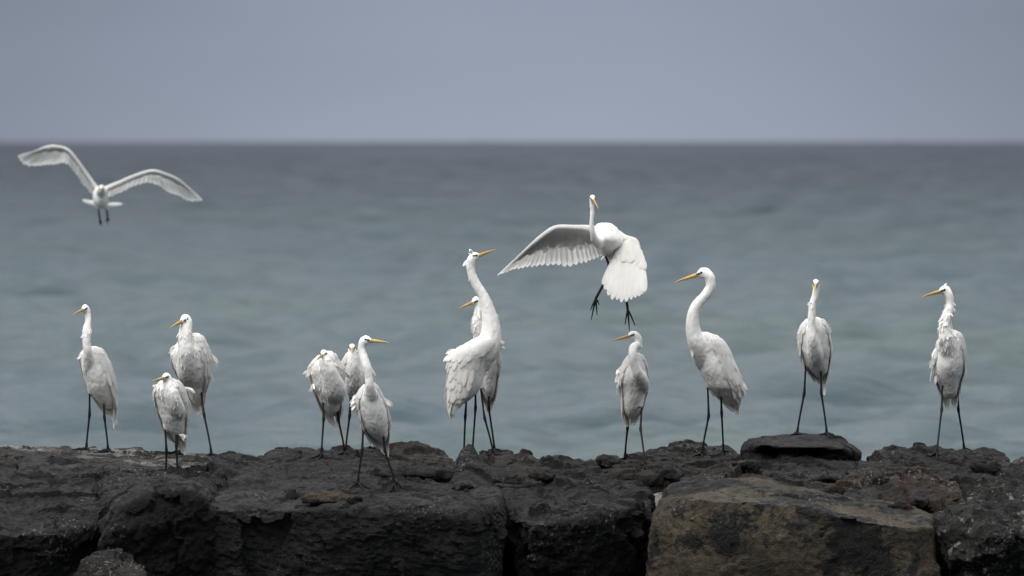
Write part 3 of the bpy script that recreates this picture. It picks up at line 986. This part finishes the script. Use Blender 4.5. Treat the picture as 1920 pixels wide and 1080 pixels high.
egret('egret half hidden behind the sky gazing one, its bill leftward',
      [(633, 905, 932), (645, 901, 934), (660, 898, 937), (675, 897, 938), (692, 898, 937.5), (710, 900, 933), (730, 903, 930), (745, 908, 925), (753, 912, 919)],
      -95, [(913, 660, 16, -.04), (900, 628, 13, -.06), (894, 605, 10.5, -.07), (896.5, 586, 8, -.06), (897, 574, 8, -.05)],
      (893, 564.8, -.05, 9.6), (859.8, 577.4), [[(901.5, 732), (908.7, 784), (925, 860, 46.3)], [(916.7, 726), (916.3, 765), (927, 856, 46.45)]], ruf=.5, nruf=.8, seed=18, D=46.4)
egret('neat egret with a folded neck standing below the landing bird',
      [(661, 1184, 1200), (668, 1177, 1206), (677, 1170, 1211), (690, 1163, 1214.5), (705, 1159, 1216), (718, 1159, 1215.5), (735, 1164, 1213.5), (754, 1166, 1208), (772, 1169.5, 1200), (787, 1180, 1190)],
      -74, [(1203, 716, 14, -.05), (1197, 702, 11, -.09), (1189, 682, 8.6, -.12), (1186.3, 664, 8.5, -.13), (1188.5, 650, 8.2, -.11), (1195, 648, 7.4, -.07), (1197.5, 640, 7.5, -.06), (1195, 633, 8, -.06)],
      (1187, 628.3, -.06, 9.6), (1147.5, 638), [[(1177, 762), (1176.7, 802), (1172, 859)], [(1203, 766), (1201, 804.5), (1209.5, 874)]], ruf=.3, seed=19,
      tuft=[(1162, 700, 1156, 715, 8, 3, -.01), (1164, 690, 1158, 700, 5, 3, -.01)])
egret('large egret with its neck bent in a bold S, facing leftward',
      [(622, 1306, 1328), (632, 1301, 1349), (645, 1301, 1362), (662, 1306, 1370), (680, 1308, 1378), (697, 1312, 1384), (712, 1319, 1389), (727, 1327, 1391), (738, 1340, 1387), (748, 1354, 1384), (760, 1366, 1377)],
      -138, [(1320, 668, 22, -.03), (1307, 643, 18, -.06), (1300.8, 624, 15, -.07), (1298.7, 601, 12, -.08), (1302.5, 580, 11, -.08), (1312, 565, 9.7, -.08), (1325, 551, 9.6, -.08), (1332.3, 536, 9.6, -.08), (1331.2, 521, 10.2, -.08)],
      (1320, 511.5, -.08, 11.2), (1262.4, 529.4), [[(1327, 729), (1328.9, 780), (1316, 855)], [(1351.6, 733), (1353, 774), (1356.5, 851)]], ruf=.35, seed=20, kd=1.05, wing=(46, 80),
      tuft=[(1295, 650, 1303, 666, 6, 3, -.07), (1387, 712, 1394, 728, 8, 4, .05), (1380, 735, 1381, 754, 7, 4, .05)])
egret('egret standing on the loaf shaped stone with its bill tipped down at the viewer',
      [(594, 1519, 1534), (602, 1508, 1547), (616, 1499, 1553), (630, 1497, 1556), (645, 1497, 1558), (660, 1500, 1558.5), (675, 1506, 1556.5), (688, 1513, 1555), (700, 1524, 1551), (708, 1532, 1544)],
      -84, [(1529, 665, 16, -.05), (1523.8, 638, 9.8, -.10), (1522, 613, 7.6, -.11), (1522, 590, 7.2, -.11), (1523, 572, 7.4, -.11), (1527.8, 557, 6.6, -.11), (1530.6, 543, 6.4, -.11)],
      (1530, 530, -.11, 7.6), (1525, 550), [[(1510.7, 686), (1508, 738), (1495, 813)], [(1539, 688), (1540, 737), (1550, 813)]], ruf=.45, seed=21,
      tuft=[(1524, 568, 1516, 570, 5, 2, -.12), (1552, 610, 1556, 618, 4, 3, 0)])
egret('wind ruffled egret with a shaggy neck at the far end of the breakwater',
      [(618, 1778, 1792), (627, 1765, 1803), (643, 1758, 1808.5), (660, 1753, 1810.5), (680, 1750, 1810.5), (695, 1750, 1808.5), (710, 1754, 1804), (725, 1762, 1800), (740, 1768, 1796), (749, 1773, 1786)],
      -92, [(1780, 664, 20, -.05), (1774.5, 638, 15, -.09), (1772, 622, 12.5, -.10), (1772, 606, 11.5, -.10), (1776.5, 590, 9.8, -.10), (1781.3, 573, 8, -.09), (1781, 559, 8.2, -.09)],
      (1771.5, 544, -.09, 10.3), (1726.7, 556), [[(1767, 722), (1765.7, 768), (1757, 851)], [(1796, 722), (1796.7, 767), (1807.5, 839)]], ruf=.8, nruf=.9, seed=22,
      tuft=[(1771, 536, 1774, 531, 6, 1.2, -.08), (1755, 670, 1744, 688, 10, 4, -.02), (1757, 655, 1748, 672, 8, 4, -.02), (1756, 700, 1754, 719, 7, 3, -.01)])


# ------------------------------------------------------------------ the two egrets on the wing
def open_wing(name, root, org, D, arm, arm_r, tips, bases, wd, rg, covert=(.28, .5), sides=(-1, 1), mat=None):
    """arm: (px,py,depth) from shoulder to hand tip; tips/bases: polylines of the flight feathers' ends and roots."""
    mb = MB()
    A = np.array([P(a, b, D + c) for a, b, c in arm])
    mb.tube(A, np.array(arm_r) * D / F, n=12, sub=24)
    n = wd
    tp = spline([P(a, b, D + c) for a, b, c in tips], n)
    bs = spline([P(a, b, D + c) for a, b, c in bases], n)
    for j in range(n):
        d = tp[j] - bs[j]
        k = min(j, n - 2)
        along = (bs[k + 1] - bs[k]) + (tp[k + 1] - tp[k])
        nrm = unit(np.cross(d, along))
        if nrm[1] > 0: nrm = -nrm            # towards the viewer's side
        gap = np.linalg.norm(tp[k + 1] - tp[k])
        gap2 = np.linalg.norm(bs[k + 1] - bs[k])
        wf = max(.022, min(.075, 1.45 * max(gap, gap2)))
        ln = np.linalg.norm(d)
        mb.feather(bs[j] - nrm * .0015 * (j % 3), d, nrm, ln * (1 + rg.normal(0, .015)), wf, curl=-.03, camber=.22, point=.15)
        for q, cv in enumerate(covert):
            for sd in sides:
                for h in (0, .5):
                    o = bs[j] + along * .5 * h
                    mb.feather(o + nrm * sd * (.006 - .0015 * q) - d * .04, unit(d) + rg.normal(0, .025, 3), nrm * sd, ln * cv * (1 + rg.normal(0, .16)), wf * 1.05,
                               lift=.0, curl=-.02, camber=.22, point=.2)
    return mb.build(name, mat or M_OPEN, root, org)


def flier(label, D, rows, face, neck, head, tip, legs, kd, lean, seed, dmax=.2):
    rg = np.random.default_rng(seed)
    face = math.radians(face)
    T = Torso(rows, D, face, kd, lean, dmax)
    org = T.c.mean(0)
    root = bpy.data.objects.new('egret', None)
    root.empty_display_size = .1; root.location = org
    COL.objects.link(root)
    tag(root, label, 'egret', GROUP_E)
    pm = D / F
    raw = MB()
    raw.rings(T.rings(1.0))
    nk = [(P(a, b, D + e), c * pm) for a, b, c, e in neck]
    raw.tube([n[0] for n in nk], [n[1] for n in nk], n=18, sub=6 * len(nk))
    C, d, u, s, rm = head_parts(root, org, raw, head, head[3], tip, D, rg)
    raw.tube([nk[-1][0], C - d * .1 * rm], [nk[-1][1], .85 * rm], n=16)
    for lg in legs:
        a, b = P(lg[0][0], lg[0][1], D + lg[0][2]), P(lg[1][0], lg[1][1], D + lg[1][2])
        raw.tube([a - unit(b - a) * .06, a - unit(b - a) * .01, a + unit(b - a) * .012], [.03, .018, .0085], n=12)
    v, f = plume_body(raw, seed=seed)
    body = MB()
    body.add(v, f, 0)
    for lg in legs:
        leg_pts, toe_pts = lg[:-1], lg[-1]
        pw = [P(a, b, D + c) for a, b, c in leg_pts]
        pp, rr = [], []
        for k, p in enumerate(pw):
            pp.append(p); rr.append(.0050 if k in (0,) else .0072)
        body.tube(pp, rr, n=9, sub=10, m=1)
        for tx, ty, td in toe_pts:
            e = P(tx, ty, D + td); a = pw[-1]
            mid = (a + e) / 2 + np.array((0, -.006, .004))
            body.tube([a, mid, e], [.0058, .0046, .0022], n=7, m=1)
    for k in range(110):
        t = .1 + .8 * rg.random(); th = face + math.radians(rg.uniform(-110, 110))
        p, nrm = T.pt(t, th, -.003); p2, _ = T.pt(min(t + .1, 1), th, -.003)
        body.feather(p, unit(p2 - p) - T.f * .6 + rg.normal(0, .15, 3), nrm, rg.uniform(.022, .04), rg.uniform(.010, .014), lift=.02, curl=-.03, camber=.1, point=.8)
    body.build('body', [M_BODY, M_LEG], root, org)
    return root, org, T, rg


D10 = 46.0
root, org, T, rg = flier('landing egret with wide spread wings and dangling black feet, above the rocks', D10,
    [(418, 1126, 1143), (422, 1118, 1151), (430, 1114, 1158), (440, 1112.5, 1166), (449, 1113.5, 1171), (458, 1117.5, 1171), (468, 1123, 1165), (476, 1131, 1157), (482, 1138, 1150)],
    -105, [(1124, 456, 11, -.12), (1115.5, 449, 8, -.17), (1111, 436, 5.2, -.20), (1109.2, 418, 4.4, -.21), (1110.5, 399, 4.6, -.21), (1109.6, 382, 4.8, -.21)],
    (1110.8, 371.5, -.21, 7.4), (1121.6, 389.7),
    [[(1134, 477, -.02), (1141, 495, -.03), (1142, 512, -.03), (1130, 536, -.05), (1117, 560, -.07), [(1107, 581.7, -.12), (1108.7, 599, -.10), (1119.5, 591, -.09), (1123.5, 571, -.02)]],
     [(1158, 478, 0), (1168, 510, 0), (1172, 540, -.02), (1174.5, 561.5, -.03), (1177, 580, -.05), [(1171.8, 608.5, -.10), (1180, 619, -.08), (1190.6, 610, -.07), (1178, 596, .0)]]],
    kd=2.0, lean=.05, seed=31)
open_wing('wing', root, org, D10,
    [(1122, 436, .0), (1107, 429, -.03), (1075, 427, -.06), (1043, 427, -.08), (1020, 440, -.09), (1000, 456, -.09), (968, 486, -.06)], [9, 7, 5.5, 5, 4.5, 3.5, 2.5],
    [(934, 518, .03), (946, 514, .05), (962, 509, .07), (980, 505, .09), (1000, 502, .10), (1022, 500.5, .11), (1046, 501, .12), (1071, 501, .13), (1095, 496, .13), (1112, 489, .12), (1128, 482, .10)],
    [(978, 474, -.07), (988, 465, -.08), (998, 456, -.085), (1010, 447, -.09), (1022, 438, -.09), (1034, 431, -.085), (1046, 428, -.08), (1062, 428, -.07), (1082, 429, -.06), (1098, 430, -.04), (1112, 432, -.02)],
    24, rg, sides=(1,))
open_wing('wing', root, org, D10,
    [(1158, 440, .02), (1168, 446, -.01), (1178, 449, -.05), (1190, 452, -.09), (1196, 462, -.12), (1199, 478, -.15), (1202, 500, -.18)], [9, 8, 7, 6, 5, 4, 2.5],
    [(1130, 522, -.16), (1131, 533, -.21), (1138, 547, -.26), (1147, 556, -.29), (1158, 561, -.31), (1170, 563, -.33), (1182, 560, -.34), (1193, 556, -.34), (1202, 551, -.34), (1208, 545, -.34)],
    [(1166, 462, -.03), (1168, 459, -.05), (1172, 457, -.07), (1176, 455, -.08), (1180, 454, -.09), (1185, 455, -.10), (1190, 458, -.11), (1194, 464, -.13), (1198, 474, -.15), (1201, 486, -.17)],
    13, rg, covert=(.30, .36))
tl = MB()
for j in range(9):
    b = P(1144 + (j - 4) * 1.5, 474, D10 + .12)
    e = P(1127 + j * 3.0, 487 + 3 * (1 - abs(j - 4) / 4), D10 + .20)
    tl.feather(b, e - b, (0, -.8, .6), np.linalg.norm(e - b), .03, camber=.2)
tl.build('tail', M_FEATH, root, org)

D2 = 61.0
root, org, T, rg = flier('flying egret with raised bowed wings over the open sea, coming head on', D2,
    [(350, 182, 199), (356, 177, 202.5), (365, 174.5, 203), (375, 174.5, 203), (384, 178, 201), (391, 183, 197)],
    -90, [(189, 366, 11, .02), (189.5, 359, 9, -.10), (190, 354, 7, -.14)],
    (190, 352.5, -.15, 6.3), (189.7, 359.5),
    [[(184, 390, .02), (185.5, 400, .0), (187.5, 412, -.03), [(186, 421, -.08), (190, 425, -.07), (192, 420, -.07)]],
     [(199, 390, .02), (200.5, 399, .0), (202, 408, -.03), [(197.5, 417, -.08), (202.5, 421, -.07), (205, 414, -.07)]]],
    kd=1.7, lean=.02, seed=32)
open_wing('wing', root, org, D2,
    [(184, 358, .02), (177, 349, .0), (160, 323, -.03), (143, 299, -.05), (127, 281, -.06), (110, 275, -.05), (90, 274.5, -.03), (66, 283, .02)], [7, 5, 3.4, 3, 2.8, 2.2, 1.8, 1.2],
    [(33.5, 295, .10), (40, 305, .14), (49, 312, .18), (62, 314, .20), (83, 312, .24), (104, 310.5, .26), (122, 309, .28), (133, 318.5, .28), (146, 337, .28), (158, 352, .26), (173, 367, .22)],
    [(62, 285, .02), (72, 281, .0), (82, 277, -.02), (92, 275.5, -.03), (104, 275.5, -.04), (116, 277, -.05), (127, 282, -.05), (138, 293, -.05), (152, 311, -.03), (164, 330, -.02), (177, 350, .0)],
    26, rg, covert=(.22,), sides=(1,), mat=M_FEATH)
open_wing('wing', root, org, D2,
    [(196, 358, .02), (202, 352.5, .0), (226, 341.5, -.03), (252, 330, -.05), (284, 320.5, -.06), (308, 325.5, -.05), (333, 336, -.03), (356, 354, .02)], [7, 5, 3.4, 3, 2.8, 2.2, 1.8, 1.2],
    [(377.5, 376.5, .12), (366, 379, .15), (352, 378, .18), (333, 368.5, .22), (312.5, 362, .25), (299, 351.5, .27), (276, 345, .28), (250, 352, .28), (225, 363, .26), (206, 370, .22)],
    [(360, 358, .02), (348, 347, .0), (336, 338.5, -.02), (322, 331.5, -.03), (308, 326, -.04), (294, 322, -.05), (278, 322.5, -.05), (256, 330, -.04), (230, 341, -.02), (206, 352, .0)],
    26, rg, covert=(.22,), sides=(1,), mat=M_FEATH)
tl = MB()
for j in range(23):
    a = (j - 11) / 11
    b = P(189 + a * 9, 384, D2 + .30)
    e = P(189.5 + a * 39, 377.5 + a * 4.5 + 13 * (1 - abs(a)) + rg.normal(0, 1), D2 + .42 - .06 * abs(a))
    tl.feather(b, e - b, (0, -1, .35), np.linalg.norm(e - b) * rg.uniform(.75, 1.1), .026, camber=.2, point=.5)
tl.build('tail', M_FEATH, root, org)
